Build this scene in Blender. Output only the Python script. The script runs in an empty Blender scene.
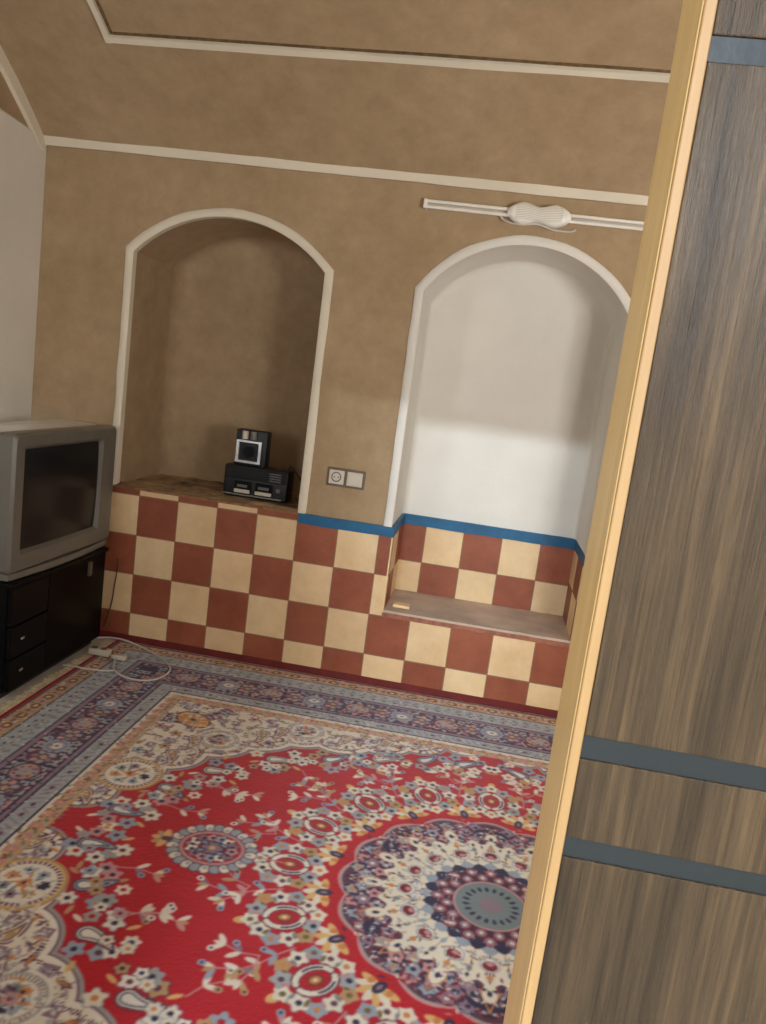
import bpy, bmesh, math, random
import numpy as np
from mathutils import Vector, Matrix
random.seed(7); rng = np.random.default_rng(7)
S = bpy.context.scene; COL = S.collection
PI = math.pi

# ------------------------------------------------------------------ materials
def lin(c):
    return tuple(((x/255)/12.92 if x/255 <= .04045 else ((x/255+.055)/1.055)**2.4) for x in c)
def nodes(name):
    m = bpy.data.materials.new(name); m.use_nodes = True
    nt = m.node_tree; b = nt.nodes['Principled BSDF']
    return m, nt, b
def N(nt, t, **kw):
    n = nt.nodes.new(t)
    for k, v in kw.items():
        if k in n.inputs: n.inputs[k].default_value = v
        else: setattr(n, k, v)
    return n
def ramp(nt, fac, stops):
    r = nt.nodes.new('ShaderNodeValToRGB'); e = r.color_ramp.elements
    while len(e) < len(stops): e.new(.5)
    for i, (p, c) in enumerate(stops): e[i].position = p; e[i].color = (*lin(c), 1)
    nt.links.new(fac, r.inputs[0]); return r.outputs[0]
def mix(nt, fac, a, b, mode='MIX'):
    m = nt.nodes.new('ShaderNodeMix'); m.data_type = 'RGBA'; m.blend_type = mode
    if isinstance(fac, (int, float)): m.inputs[0].default_value = fac
    else: nt.links.new(fac, m.inputs[0])
    for s, i in ((a, 6), (b, 7)):
        if isinstance(s, tuple): m.inputs[i].default_value = (*lin(s), 1)
        else: nt.links.new(s, m.inputs[i])
    return m.outputs[2]
def coord(nt, scale=(1,1,1)):
    g = nt.nodes.new('ShaderNodeNewGeometry'); mp = nt.nodes.new('ShaderNodeMapping')
    mp.inputs['Scale'].default_value = scale
    nt.links.new(g.outputs['Position'], mp.inputs[0]); return mp.outputs[0]
def noise(nt, v, scale, detail=4, rough=.55):
    n = N(nt, 'ShaderNodeTexNoise', Scale=scale, Detail=detail, Roughness=rough)
    nt.links.new(v, n.inputs['Vector']); return n.outputs[0]
def bump(nt, b, h, strength=.3, dist=.01):
    u = N(nt, 'ShaderNodeBump', Strength=strength, Distance=dist)
    nt.links.new(h, u.inputs['Height']); nt.links.new(u.outputs[0], b.inputs['Normal'])
def simple(name, c, rough=.6, metal=0, spec=.5, var=.06, scale=18, bs=.08, coat=0):
    m, nt, b = nodes(name)
    v = coord(nt); n = noise(nt, v, scale)
    lo = tuple(max(0, x*(1-var)) for x in c); hi = tuple(min(255, x*(1+var)) for x in c)
    nt.links.new(ramp(nt, n, [(.3, lo), (.7, hi)]), b.inputs['Base Color'])
    b.inputs['Roughness'].default_value = rough; b.inputs['Metallic'].default_value = metal
    b.inputs['Specular IOR Level'].default_value = spec; b.inputs['Coat Weight'].default_value = coat
    if bs: bump(nt, b, noise(nt, v, scale*4), bs, .004)
    return m

def mud_plaster():
    m, nt, b = nodes('mud_straw_plaster')
    v = coord(nt)
    c1 = ramp(nt, noise(nt, v, 1.6, 5, .6), [(.3, (156,133,102)), (.55, (170,147,116)), (.75, (182,159,128))])
    c2 = mix(nt, .35, c1, ramp(nt, noise(nt, v, 9, 6, .7), [(.3, (132,109,80)), (.7, (188,165,132))]), 'MIX')
    sp = ramp(nt, noise(nt, coord(nt, (1,1,2.2)), 170, 3, .7), [(.62, (0,0,0)), (.74, (120,120,120))])
    c3 = mix(nt, sp, c2, (196,168,120))
    nt.links.new(c3, b.inputs['Base Color']); b.inputs['Roughness'].default_value = .92
    b.inputs['Specular IOR Level'].default_value = .2
    h = N(nt, 'ShaderNodeMath', operation='ADD')
    nt.links.new(noise(nt, v, 5, 4), h.inputs[0]); nt.links.new(noise(nt, v, 70, 4), h.inputs[1])
    bump(nt, b, h.outputs[0], .35, .006)
    return m
def white_plaster(name='white_gypsum_plaster', base=(226,223,214)):
    m, nt, b = nodes(name); v = coord(nt)
    nt.links.new(ramp(nt, noise(nt, v, 2.4, 5), [(.3, tuple(x*.95 for x in base)), (.7, base)]), b.inputs['Base Color'])
    b.inputs['Roughness'].default_value = .8; b.inputs['Specular IOR Level'].default_value = .25
    h = N(nt, 'ShaderNodeMath', operation='ADD')
    nt.links.new(noise(nt, v, 4, 3), h.inputs[0]); nt.links.new(noise(nt, v, 60, 3), h.inputs[1])
    bump(nt, b, h.outputs[0], .18, .005); return m
def tile_mat(name, a, bcol, stain=None):
    m, nt, b = nodes(name); v = coord(nt)
    c = ramp(nt, noise(nt, v, 5, 6, .65), [(.3, a), (.7, bcol)])
    st = ramp(nt, noise(nt, v, 14, 5, .7), [(.5, (0,0,0)), (.8, (110,110,110))])
    c = mix(nt, st, c, stain)
    at = nt.nodes.new('ShaderNodeAttribute'); at.attribute_name = 'tone'
    c = mix(nt, 1.0, c, at.outputs['Color'], 'MULTIPLY')
    nt.links.new(c, b.inputs['Base Color']); b.inputs['Roughness'].default_value = .5
    b.inputs['Specular IOR Level'].default_value = .4
    bump(nt, b, noise(nt, v, 30, 4), .12, .004); return m
def wood(name, dark, light, scale=(60, 60, 3), rough=.5, ridge=.3, bias=.5, coat=0):
    m, nt, b = nodes(name); v = coord(nt, scale)
    n1 = noise(nt, v, 1.0, 7, .65)
    d = coord(nt, (scale[0]*.12, scale[1]*.12, scale[2]*.35)); n2 = noise(nt, d, 1.0, 3)
    w = N(nt, 'ShaderNodeMath', operation='ADD'); nt.links.new(n1, w.inputs[0]); nt.links.new(n2, w.inputs[1])
    h = N(nt, 'ShaderNodeMath', operation='MULTIPLY'); nt.links.new(w.outputs[0], h.inputs[0]); h.inputs[1].default_value = .5
    mid = tuple((p+q)/2 for p, q in zip(dark, light))
    nt.links.new(ramp(nt, h.outputs[0], [(.32, dark), (bias, mid), (.66, light)]), b.inputs['Base Color'])
    b.inputs['Roughness'].default_value = rough; b.inputs['Coat Weight'].default_value = coat
    b.inputs['Coat Roughness'].default_value = .25
    bump(nt, b, n1, ridge, .003); return m

M = {}
M['mud'] = mud_plaster()
M['white'] = white_plaster()
M['trimwhite'] = white_plaster('white_gypsum_trim', (224,216,196))
M['brown_tile'] = tile_mat('terracotta_tile', (130,68,46), (158,90,62), (172,118,92))
M['cream_tile'] = tile_mat('cream_tile', (216,184,136), (236,210,166), (206,158,120))
M['cream_plain'] = simple('cream_glaze', (222,196,150), .5, var=.05)
M['terra'] = simple('terracotta_mortar', (150,94,72), .75, var=.15, scale=30)
M['grout'] = simple('dull_grout', (140,112,86), .9)
M['blue'] = simple('blue_paint', (14,88,128), .55, var=.1, scale=10)
M['bench'] = simple('cement_screed', (188,168,152), .85, var=.1, scale=6, bs=.3)
M['redbase'] = simple('dark_red_paint', (104,28,24), .7, var=.12)
M['floor'] = simple('pale_cement_floor', (190,186,178), .8, var=.08, scale=5)
M['ground'] = simple('courtyard_paving', (205,196,180), .9, var=.1, scale=2)
M['yellow'] = wood('pine_door_edge', (206,166,104), (232,200,138), (90, 90, 5), .40, .1, coat=.3)
M['lip'] = wood('pine_door_lip', (160,122,78), (186,148,98), (90, 90, 5), .45, .1)
M['walnut'] = wood('walnut_laminate', (44,32,20), (112,88,60), (330, 330, 9), .34, .9, coat=.0)
M['band'] = simple('slate_inlay', (28,35,38), .4, var=.05)
M['silver'] = simple('silver_plastic', (108,105,97), .36, var=.03, bs=.0, spec=.5)
M['shell'] = simple('shell_painted_reflection', (232,236,240), .25, var=.02, bs=0, spec=.6)  # whitened: the bright reflection on the set's top is put into the colour
M['silver_dark'] = simple('grey_plastic', (92,92,92), .5, var=.03, bs=.0)
M['screen'] = simple('dark_screen_glass', (26,29,31), .22, var=.02, bs=0, spec=.3)
M['black'] = simple('black_lacquer', (9,9,11), .42, var=.1, bs=0, spec=.12)
M['black_matt'] = simple('black_plastic', (20,22,24), .45, var=.1, bs=0)
M['smoke'] = simple('smoked_glass', (4,4,6), .3, var=.02, bs=0, spec=.08)
M['chrome'] = simple('bright_metal', (200,204,208), .22, 1, var=.02, bs=0)
M['offwhite'] = simple('white_plastic', (196,188,172), .45, var=.02, bs=0)
M['lampwhite'] = simple('lamp_white_plastic', (232,230,222), .35, var=.02, bs=0)
M['cablewhite'] = simple('white_cable', (205,200,190), .5, var=.05, bs=0)
M['cabledark'] = simple('dark_cable', (70,50,34), .6, var=.05, bs=0)
M['greyframe'] = simple('bronze_grey_frame', (98,84,70), .5, var=.03, bs=0)
M['fringe'] = simple('cream_cotton', (206,192,160), .95, var=.12, scale=60, bs=.4)
M['dust'] = simple('dusty_mud', (140,118,90), .95, var=.45, scale=7, bs=.8)

# ------------------------------------------------------------------ helpers
def bm_(): return bmesh.new()
def box(bm, x0, x1, y0, y1, z0, z1, mi=0, bevel=0, seg=2):
    vs = [bm.verts.new((x, y, z)) for x in (x0, x1) for y in (y0, y1) for z in (z0, z1)]
    idx = [(0,1,3,2), (4,6,7,5), (0,4,5,1), (2,3,7,6), (0,2,6,4), (1,5,7,3)]
    fs = [bm.faces.new([vs[i] for i in f]) for f in idx]
    for f in fs: f.material_index = mi
    if bevel:
        es = list({e for f in fs for e in f.edges})
        r = bmesh.ops.bevel(bm, geom=es, offset=bevel, segments=seg, affect='EDGES', profile=.5)
        for f in r['faces']: f.material_index = mi
    return fs
def obj(name, bm, mats, parent=None, smooth=False, loc=None):
    bmesh.ops.recalc_face_normals(bm, faces=bm.faces)
    me = bpy.data.meshes.new(name); bm.to_mesh(me); bm.free()
    for m in (mats if isinstance(mats, (list, tuple)) else [mats]): me.materials.append(m)
    if smooth:
        for p in me.polygons: p.use_smooth = True
        try: me.set_sharp_from_angle(angle=math.radians(40))
        except Exception: pass
    o = bpy.data.objects.new(name, me); COL.objects.link(o)
    if parent is not None: o.parent = parent; o.matrix_parent_inverse = parent.matrix_world.inverted()
    return o
def thing(name, label, cat, loc):
    o = bpy.data.objects.new(name, None); COL.objects.link(o); o.location = loc
    o.empty_display_size = .05; o['label'] = label; o['category'] = cat
    bpy.context.view_layer.update(); return o
def tag(o, label, cat): o['label'] = label; o['category'] = cat; return o
def struct(name, bm, mats, parent=None, smooth=False, flip=None):
    o = obj(name, bm, mats, parent, smooth)
    if parent is None: o['kind'] = 'structure'
    return o
def tube(bm, pts, r, n=8, mi=0, caps=True):
    pts = [Vector(p) for p in pts]; rings = []
    up = Vector((0,0,1))
    for i, p in enumerate(pts):
        t = (pts[min(i+1, len(pts)-1)] - pts[max(i-1, 0)]).normalized()
        a = t.cross(up)
        if a.length < 1e-3: a = t.cross(Vector((1,0,0)))
        a.normalize(); b = a.cross(t)
        rings.append([bm.verts.new(p + r*(math.cos(2*PI*k/n)*a + math.sin(2*PI*k/n)*b)) for k in range(n)])
    for r0, r1 in zip(rings, rings[1:]):
        for k in range(n):
            f = bm.faces.new((r0[k], r0[(k+1)%n], r1[(k+1)%n], r1[k])); f.material_index = mi
    if caps:
        bm.faces.new(rings[0][::-1]).material_index = mi; bm.faces.new(rings[-1]).material_index = mi
def cyl(bm, c, axis, r, h, n=20, mi=0):
    a = Vector(axis).normalized(); c = Vector(c)
    tube(bm, [c - a*h/2, c + a*h/2], r, n, mi)
def catmull(P, n=10):
    P = [Vector(p) for p in P]; Q = [P[0]] + P + [P[-1]]; out = []
    for i in range(1, len(Q)-2):
        for k in range(n):
            t = k/n; a, b, c, d = Q[i-1], Q[i], Q[i+1], Q[i+2]
            out.append(.5*((2*b) + (-a+c)*t + (2*a-5*b+4*c-d)*t*t + (-a+3*b-3*c+d)*t**3))
    out.append(P[-1]); return out

# ------------------------------------------------------------------ room dimensions
XL, XR, YF = -.609, 4.3, -3.2
ZT = 2.33                      # spring line of the vault
def arch(x0, x1, zb, zs, za, n=24, zb1=None):
    """outline of an arched opening, bottom-left, up, over, down to bottom-right"""
    w = (x1-x0)/2; h = za-zs; R = (w*w+h*h)/(2*h); cx = (x0+x1)/2; cz = za-R
    a0 = math.asin(w/R); pts = [(x0, zb)]
    for k in range(n+1):
        a = -a0 + 2*a0*k/n; pts.append((cx+R*math.sin(a), cz+R*math.cos(a)))
    pts.append((x1, zb if zb1 is None else zb1)); return pts
N1 = arch(-.128, .797, .787, 1.902, 2.102)
N2 = arch(1.252, 2.158, .787, 1.875, 2.122)
B2 = (1.266, 2.158)                              # bench opening

# ---- back wall: plaster face with the two arched holes
def fill(bm, loops, y, mi=0):
    es = []
    for lp in loops:
        vs = [bm.verts.new((x, y, z)) for x, z in lp]
        es += [bm.edges.new((vs[i], vs[(i+1) % len(vs)])) for i in range(len(vs))]
    r = bmesh.ops.triangle_fill(bm, edges=es, use_beauty=True)
    for g in r['geom']:
        if isinstance(g, bmesh.types.BMFace): g.material_index = mi
bm = bm_()
outer = [(XL, .787), N1[0]] + N1[1:-1] + [N1[-1], N2[0]] + N2[1:-1] + [N2[-1], (XR, .787), (XR, ZT), (XL, ZT)]
fill(bm, [outer], 0)
# dado backing behind the tiles
def quad(bm, pts, mi=0):
    f = bm.faces.new([bm.verts.new(p) for p in pts]); f.material_index = mi; return f
quad(bm, [(XL,0,0), (B2[0],0,0), (B2[0],0,.787), (XL,0,.787)])
quad(bm, [(B2[0],0,0), (B2[1],0,0), (B2[1],0,.373), (B2[0],0,.373)])
quad(bm, [(B2[1],0,0), (XR,0,0), (XR,0,.787), (B2[1],0,.787)])
quad(bm, [(XL-.1,.66,-.06), (XR+.1,.66,-.06), (XR+.1,.66,2.6), (XL-.1,.66,2.6)])  # unseen outer shell, added behind the wall to stop light leaking in
quad(bm, [(XL-.1,0,2.6), (XR+.1,0,2.6), (XR+.1,.66,2.6), (XL-.1,.66,2.6)])
quad(bm, [(XL-.1,0,-.06), (XL-.1,.66,-.06), (XL-.1,.66,2.6), (XL-.1,0,2.6)])
quad(bm, [(XR+.1,0,-.06), (XR+.1,.66,-.06), (XR+.1,.66,2.6), (XR+.1,0,2.6)])
wall_back = struct('wall_back', bm, M['mud'])

def niche(name, A, depth, mat, shelf_mat, cr=.07):
    """lining of an arched niche with softly rounded back corners"""
    bm = bm_(); cx = (A[0][0]+A[-1][0])/2
    prof = [(0, 0), (depth*.35, 0), (depth-cr, 0)]
    for k in range(1, 6):
        a = PI/2*k/5; prof.append((depth-cr+cr*math.sin(a), cr*(1-math.cos(a))))
    rings = []
    zc = A[0][1]
    for y, ins in prof:
        ring = []
        w = (A[-1][0]-A[0][0])/2; s = 1-ins/w
        zb = A[0][1]; za = max(z for x, z in A)
        for x, z in A:
            zz = z if z == zb else zb+(z-zb)*(1-ins/(za-zb))
            ring.append(bm.verts.new((cx+(x-cx)*s, y, zz)))
        rings.append(ring)
    for a, b in zip(rings, rings[1:]):
        for i in range(len(a)-1): bm.faces.new((a[i], a[i+1], b[i+1], b[i]))
    bm.faces.new(rings[-1])
    o = struct(name, bm, mat, wall_back, smooth=True)
    return o
niche('niche_lining', N1, .545, M['mud'], None, .09)
niche('niche_lining', N2, .45, M['white'], None, .035)
# shelf of the left niche: a lumpy mud ledge
bm = bm_()
nx, ny = 60, 34; g = {}
from mathutils import noise as mn
for i in range(nx+1):
    for j in range(ny+1):
        x = -.128+.925*i/nx; y = .545*j/ny
        h = .010*mn.noise(Vector((x*9, y*9, 0)))+.006*mn.noise(Vector((x*30, y*30, 3)))
        h *= min(1, j/3)
        g[i, j] = bm.verts.new((x, y, .787+max(0, h+.004)*(1 if j else 0)))
for i in range(nx):
    for j in range(ny): bm.faces.new((g[i, j], g[i+1, j], g[i+1, j+1], g[i, j+1]))
struct('niche_shelf', bm, M['dust'], wall_back, smooth=True)
# a pale gritty strip of dust lying on that ledge
# ---- bench recess of the right niche
D2 = .45
bm = bm_()
for i in range(20):
    for j in range(10):
        x0 = B2[0]-.03+(B2[1]+.06-B2[0])*i/20; x1 = B2[0]-.03+(B2[1]+.06-B2[0])*(i+1)/20
        y0 = D2*j/10; y1 = D2*(j+1)/10
        f = lambda x, y: .375+.004*mn.noise(Vector((x*7, y*7, 1)))
        quad(bm, [(x0,y0,f(x0,y0)), (x1,y0,f(x1,y0)), (x1,y1,f(x1,y1)), (x0,y1,f(x0,y1))])
bmesh.ops.remove_doubles(bm, verts=bm.verts, dist=1e-5)
quad(bm, [(B2[0],0,.30), (B2[1],0,.30), (B2[1],.0,.38), (B2[0],.0,.38)])
quad(bm, [(B2[0],-.006,.366), (B2[1],-.006,.366), (B2[1],0,.375), (B2[0],0,.375)])
struct('trim_9', bm, M['bench'], None, True)

# ---- checkerboard dado
tone_rng = random.Random(3)
def tiles(bm, org, du, dv, nrm, u0, u1, v0, v1, uoff, voff, par, sz=.2, gap=.0014, th=.008, rough=0):
    """tiles in the rectangle u0..u1 x v0..v1 on a plane; material 1 brown, 2 cream, 0 grout"""
    lay = bm.loops.layers.float_color.get('tone') or bm.loops.layers.float_color.new('tone')
    org, du, dv, nrm = map(Vector, (org, du, dv, nrm))
    P = lambda u, v, h: org+du*u+dv*v+nrm*h
    f = quad(bm, [P(u0,v0,th*.8), P(u1,v0,th*.8), P(u1,v1,th*.8), P(u0,v1,th*.8)], 0)
    i0 = math.floor((u0-uoff)/sz); i1 = math.ceil((u1-uoff)/sz)
    j0 = math.floor((v0-voff)/sz); j1 = math.ceil((v1-voff)/sz)
    for i in range(i0, i1):
        for j in range(j0, j1):
            a0 = max(u0, uoff+i*sz+gap); a1 = min(u1, uoff+(i+1)*sz-gap)
            b0 = max(v0, voff+j*sz+gap); b1 = min(v1, voff+(j+1)*sz-gap)
            if a1-a0 < .004 or b1-b0 < .004: continue
            mi = 1 if (i+j+par) % 2 == 0 else 2
            t = tone_rng.uniform(.88, 1.0); w = tone_rng.uniform(.96, 1.0)
            e = .0012
            top = [P(a0+e,b0+e,th), P(a1-e,b0+e,th), P(a1-e,b1-e,th), P(a0+e,b1-e,th)]
            bot = [P(a0,b0,0), P(a1,b0,0), P(a1,b1,0), P(a0,b1,0)]
            tv = [bm.verts.new(p) for p in top]; bv = [bm.verts.new(p) for p in bot]
            fs = [bm.faces.new(tv)]+[bm.faces.new((bv[k], bv[(k+1)%4], tv[(k+1)%4], tv[k])) for k in range(4)]
            for f in fs:
                f.material_index = mi
                for l in f.loops: l[lay] = (t, t*w, t*w, 1)
tm = [M['grout'], M['brown_tile'], M['cream_tile']]
bm = bm_()
FR = ((0,0,0), (1,0,0), (0,0,1), (0,-1,0))
# v grid: j lines at z=.15,.35,.55,.75 ; brown when column 0 with row .55-.75
tiles(bm, *FR, XL, XR, .034, .350, 0, .75, 1)
tiles(bm, *FR, XL, .80, .350, .778, 0, .75, 1)
tiles(bm, *FR, .80, B2[0], .350, .742, 0, .75, 1)
tiles(bm, *FR, B2[1], XR, .350, .742, 0, .75, 1)
o = struct('trim_1', bm, tm)
bm = bm_()
tiles(bm, (0,D2,0), (1,0,0), (0,0,1), (0,-1,0), B2[0]-.03, B2[1]+.03, .375, .735, 1.388, .54, 1)
tiles(bm, (B2[0]-.008,0,0), (0,1,0), (0,0,1), (1,0,0), 0, D2, .375, .735, .045, .54, 1)
tiles(bm, (B2[1]+.008,0,0), (0,-1,0), (0,0,1), (-1,0,0), -D2, 0, .375, .735, -.25, .56, 0)
struct('trim_2', bm, tm)
# cheeks: bullnose faces of the bench opening
bm = bm_()
box(bm, B2[0]-.006, B2[0]+.0005, -.0085, .012, .375, .742)
box(bm, B2[1]-.0005, B2[1]+.006, -.0085, .012, .375, .742)
struct('trim_3', bm, M['cream_plain'])
# mortar strip along the ledge tops
bm = bm_()
rr = random.Random(5)
def strip(x0, x1, zlo, zhi, y0, y1, n=60, wob=.003):
    P = []
    for k in range(n+1):
        x = x0+(x1-x0)*k/n
        P.append((x, zlo+wob*mn.noise(Vector((x*8, 0, zlo*9))), zhi+wob*.5*mn.noise(Vector((x*6, 4, zhi*9)))))
    fr = [[bm.verts.new((x, y0, a)), bm.verts.new((x, y0, b)), bm.verts.new((x, y1, b)), bm.verts.new((x, y1, a))] for x, a, b in P]
    for p, q in zip(fr, fr[1:]):
        for k in range(4): bm.faces.new((p[k], p[(k+1)%4], q[(k+1)%4], q[k]))
    bm.faces.new(fr[0]); bm.faces.new(fr[-1])
strip(-.13, .80, .777, .789, -.009, .01)
struct('trim_4', bm, simple('ledge_mortar', (134,98,68), .85, var=.15, scale=30))
bm = bm_(); strip(B2[0]-.004, B2[1], .350, .369, -.010, .004)
struct('trim_10', bm, M['terra'])
# blue painted strip
bm = bm_()
strip(.803, 1.268, .738, .787, -.016, .004, 30)
strip(1.24, 2.185, .736, .789, D2-.02, D2+.01, 40)
strip(2.16, XR, .738, .787, -.016, .004, 60)
box(bm, 1.240, 1.268, .0045, D2, .737, .788)
box(bm, 2.157, 2.182, .0045, D2, .737, .788)
struct('trim_5', bm, M['blue'])
# dark red skirting strip between tiles and rug
bm = bm_(); strip(XL, XR, 0, .036, -.011, .0, 80, .003)
struct('baseboard_back', bm, M['redbase'])

# ---- white plaster borders of the niches
def arch_border(A, w, y0, y1, seed):
    bm = bm_(); P = [Vector((x, z)) for x, z in A]; rows = []
    for i, p in enumerate(P):
        if i == 0 or i == len(P)-1: n = Vector((-1 if i == 0 else 1, 0))
        else:
            t1 = (P[i]-P[i-1]).normalized(); t2 = (P[i+1]-P[i]).normalized()
            t = (t1+t2).normalized(); n = Vector((-t.y, t.x)); c = max(.6, n.dot(Vector((-t1.y, t1.x)))); n = n/c
        rows.append((p, n))
    R = []
    # densify
    pts = []
    for (p, n), (q, m) in zip(rows, rows[1:]):
        k = max(1, int((q-p).length/.04))
        for s in range(k): pts.append((p.lerp(q, s/k), n.lerp(m, s/k) if k < 4 else (Vector((-(q-p).normalized().y, (q-p).normalized().x)) if s else n)))
    pts.append(rows[-1])
    for p, n in pts:
        ww = w*(1+.13*mn.noise(Vector((p.x*7, p.y*7, seed)))); q = p+n*ww; i_ = p-n*.002
        R.append([bm.verts.new((i_.x, y1, i_.y)), bm.verts.new((i_.x, y0+.004, i_.y)), bm.verts.new((i_.x+n.x*.006, y0, i_.y+n.y*.006)),
                  bm.verts.new((q.x-n.x*.008, y0, q.y-n.y*.008)), bm.verts.new((q.x, y0+.006, q.y)), bm.verts.new((q.x, .004, q.y))])
    for a, b in zip(R, R[1:]):
        for k in range(5): bm.faces.new((a[k], a[k+1], b[k+1], b[k]))
    bm.faces.new(R[0]); bm.faces.new(R[-1]); return bm
struct('trim_6', arch_border(N1, .037, -.012, .03, 1), M['trimwhite'], None, True)
struct('trim_7', arch_border(N2, .038, -.012, .02, 2), M['white'], None, True)

# ---- barrel vault
VR = 1.6/math.sin(math.radians(42)); VC = ZT - VR*math.cos(math.radians(42))
def vz(y): return VC + math.sqrt(VR*VR-(1.6+y)**2)
bm = bm_(); ys = [YF*k/48 for k in range(49)]; xs = [XL+(XR-XL)*k/40 for k in range(41)]
g = [[bm.verts.new((x, y, vz(y)+(.006*mn.noise(Vector((x*2, y*2, 0))) if 0 < j < 48 else 0))) for x in xs] for j, y in enumerate(ys)]
for j in range(48):
    for i in range(40): bm.faces.new((g[j][i], g[j][i+1], g[j+1][i+1], g[j+1][i]))
ceiling = struct('ceiling', bm, M['mud'], None, True)
# white line at the spring of the vault, along the wall
def ribbon(path, width_vec, out_vec, w, h, seed=0):
    """raised plaster line: path of points, width direction fn, outward direction fn"""
    bm = bm_(); R = []
    for p in path:
        p = Vector(p); a = Vector(width_vec(p)).normalized(); o = Vector(out_vec(p)).normalized()
        ww = w/2*(1+.18*mn.noise(p*5+Vector((0,0,seed))))
        R.append([bm.verts.new(p-a*ww-o*.004), bm.verts.new(p-a*ww*.85+o*h), bm.verts.new(p+a*ww*.85+o*h), bm.verts.new(p+a*ww-o*.004)])
    for a, b in zip(R, R[1:]):
        for k in range(3): bm.faces.new((a[k], a[k+1], b[k+1], b[k]))
    return bm
vn = lambda p: (0, -(1.6+p[1]), VC-p[2]) # inward normal of the vault
line = [(XL+(XR-XL)*k/120, -.020, ZT+.021) for k in range(121)]
struct('trim_8', ribbon(line, lambda p: (0,-.5,1), lambda p: (0,-1,-.4), .046, .012, 2), M['trimwhite'], None, True)
# rectangular raised line on the vault
PX0, PX1, PY0, PY1 = -.085, 3.78, -.452, -2.748
def seg(a, b, n): return [tuple(a[i]+(b[i]-a[i])*k/n for i in range(2)) for k in range(n+1)]
side = lambda p: Vector(vn(p)).cross(Vector((1,0,0)))
for nm, a, b, horiz in (('trim_11', (PX0, PY0), (PX1, PY0), 1), ('trim_12', (PX0, PY1), (PX1, PY1), 1),
                        ('trim_13', (PX0, PY0+.012), (PX0, PY1-.012), 0), ('trim_14', (PX1, PY0+.012), (PX1, PY1-.012), 0)):
    pts = [(x, y-.0135*(x-PX0), vz(y-.0135*(x-PX0))) for x, y in seg(a, b, 90)]
    struct(nm, ribbon(pts, side if horiz else (lambda p: (1,0,0)), vn, .031, .014, 5), M['trimwhite'], None, True)

M['recess_shade'] = simple('painted_recess_shade', (104,82,54), .95, var=.2, scale=40, bs=.8)  # dark strip colour standing in for the shadow line of a recessed panel
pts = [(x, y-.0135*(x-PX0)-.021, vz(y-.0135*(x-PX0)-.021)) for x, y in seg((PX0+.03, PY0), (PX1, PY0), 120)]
struct('recess_shade_strip_17', ribbon(pts, side, vn, .011, .005, 9), M['recess_shade'], None, True)
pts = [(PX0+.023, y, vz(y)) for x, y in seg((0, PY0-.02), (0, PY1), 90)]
struct('recess_shade_strip_18', ribbon(pts, lambda p: (1,0,0), vn, .011, .005, 9), M['recess_shade'], None, True)
# ---- left wall: mud tympanum above, white plaster below
bm = bm_()
fill2 = [(0,0,ZT), (0,0,0), (0,YF,0), (0,YF,ZT)] 
lp = [(0, .0)]+[(y, z) for y, z in ((0, ZT),)]
vs = [bm.verts.new((XL, 0, 0)), bm.verts.new((XL, 0, ZT))]+[bm.verts.new((XL, y, vz(y)+.01)) for y in ys[1:-1]]+[bm.verts.new((XL, YF, ZT)), bm.verts.new((XL, YF, 0))]
bm.faces.new(vs)
wl = struct('wall_left', bm, M['mud'])
bm = bm_(); prof = []
for k in range(41):
    y = YF*k/40
    z = ZT+.052+.012*mn.noise(Vector((y*3, 0, 0))) - .045*math.exp(y/.07) - .0*y
    prof.append((y, z))
a = [bm.verts.new((XL+.012, y, 0)) for y, z in prof]; b = [bm.verts.new((XL+.012, y, z-.012)) for y, z in prof]
c = [bm.verts.new((XL-.001, y, z)) for y, z in prof]
for k in range(40):
    bm.faces.new((a[k], a[k+1], b[k+1], b[k])); bm.faces.new((b[k], b[k+1], c[k+1], c[k]))
struct('wall_left_plaster', bm, M['white'], wl, True)
# white line where the vault meets the end wall
pts = [(XL+.004, y, vz(y)-.030) for y in [YF*k/70 for k in range(1, 70)]]
struct('trim_15', ribbon([(XL+.004, -.01, ZT-.005)]+pts, lambda p: Vector((0, 1.6+p[1], p[2]-VC)), lambda p: (1, 0, 0), .066, .014, 8), M['trimwhite'], None, True)

# ---- right wall (out of view), front wall with doorway and window, floor, courtyard
bm = bm_()
vs = [bm.verts.new((XR, 0, 0)), bm.verts.new((XR, 0, ZT))]+[bm.verts.new((XR, y, vz(y)+.01)) for y in ys[1:-1]]+[bm.verts.new((XR, YF, ZT)), bm.verts.new((XR, YF, 0))]
bm.faces.new(vs); struct('wall_right', bm, M['white'])
DX0, DX1, DZ = 1.0, 2.42, 2.08           # doorway
WX0, WX1, WZ0, WZ1 = -.46, -.02, .95, 1.92 # window left of the doorway
VX0, VX1 = 2.75, 3.75  # second window, unseen, added to light the room from the right
bm = bm_()
for x0, x1, z0, z1 in ((XL-.1, WX0, 0, 2.45), (WX0, WX1, 0, WZ0), (WX0, WX1, WZ1, 2.45), (WX1, DX0, 0, 2.45), (DX0, DX1, DZ, 2.45), (DX1, VX0, 0, 2.45), (VX0, VX1, 0, WZ0), (VX0, VX1, WZ1, 2.45), (VX1, XR+.1, 0, 2.45)):
    box(bm, x0, x1, YF-.30, YF, z0, z1)
struct('wall_front', bm, M['white'])
yw = YF-.12
for wn, X0, X1 in (('window_1', WX0, WX1), ('added_window', VX0, VX1)):
    bm = bm_()
    box(bm, X0, X1, yw, yw+.05, WZ0, WZ0+.05); box(bm, X0, X1, yw, yw+.05, WZ1-.05, WZ1)
    box(bm, X0, X0+.05, yw, yw+.05, WZ0+.05, WZ1-.05); box(bm, X1-.05, X1, yw, yw+.05, WZ0+.05, WZ1-.05)
    box(bm, (X0+X1)/2-.02, (X0+X1)/2+.02, yw, yw+.05, WZ0+.05, WZ1-.05)
    struct(wn, bm, M['offwhite'])

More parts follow.
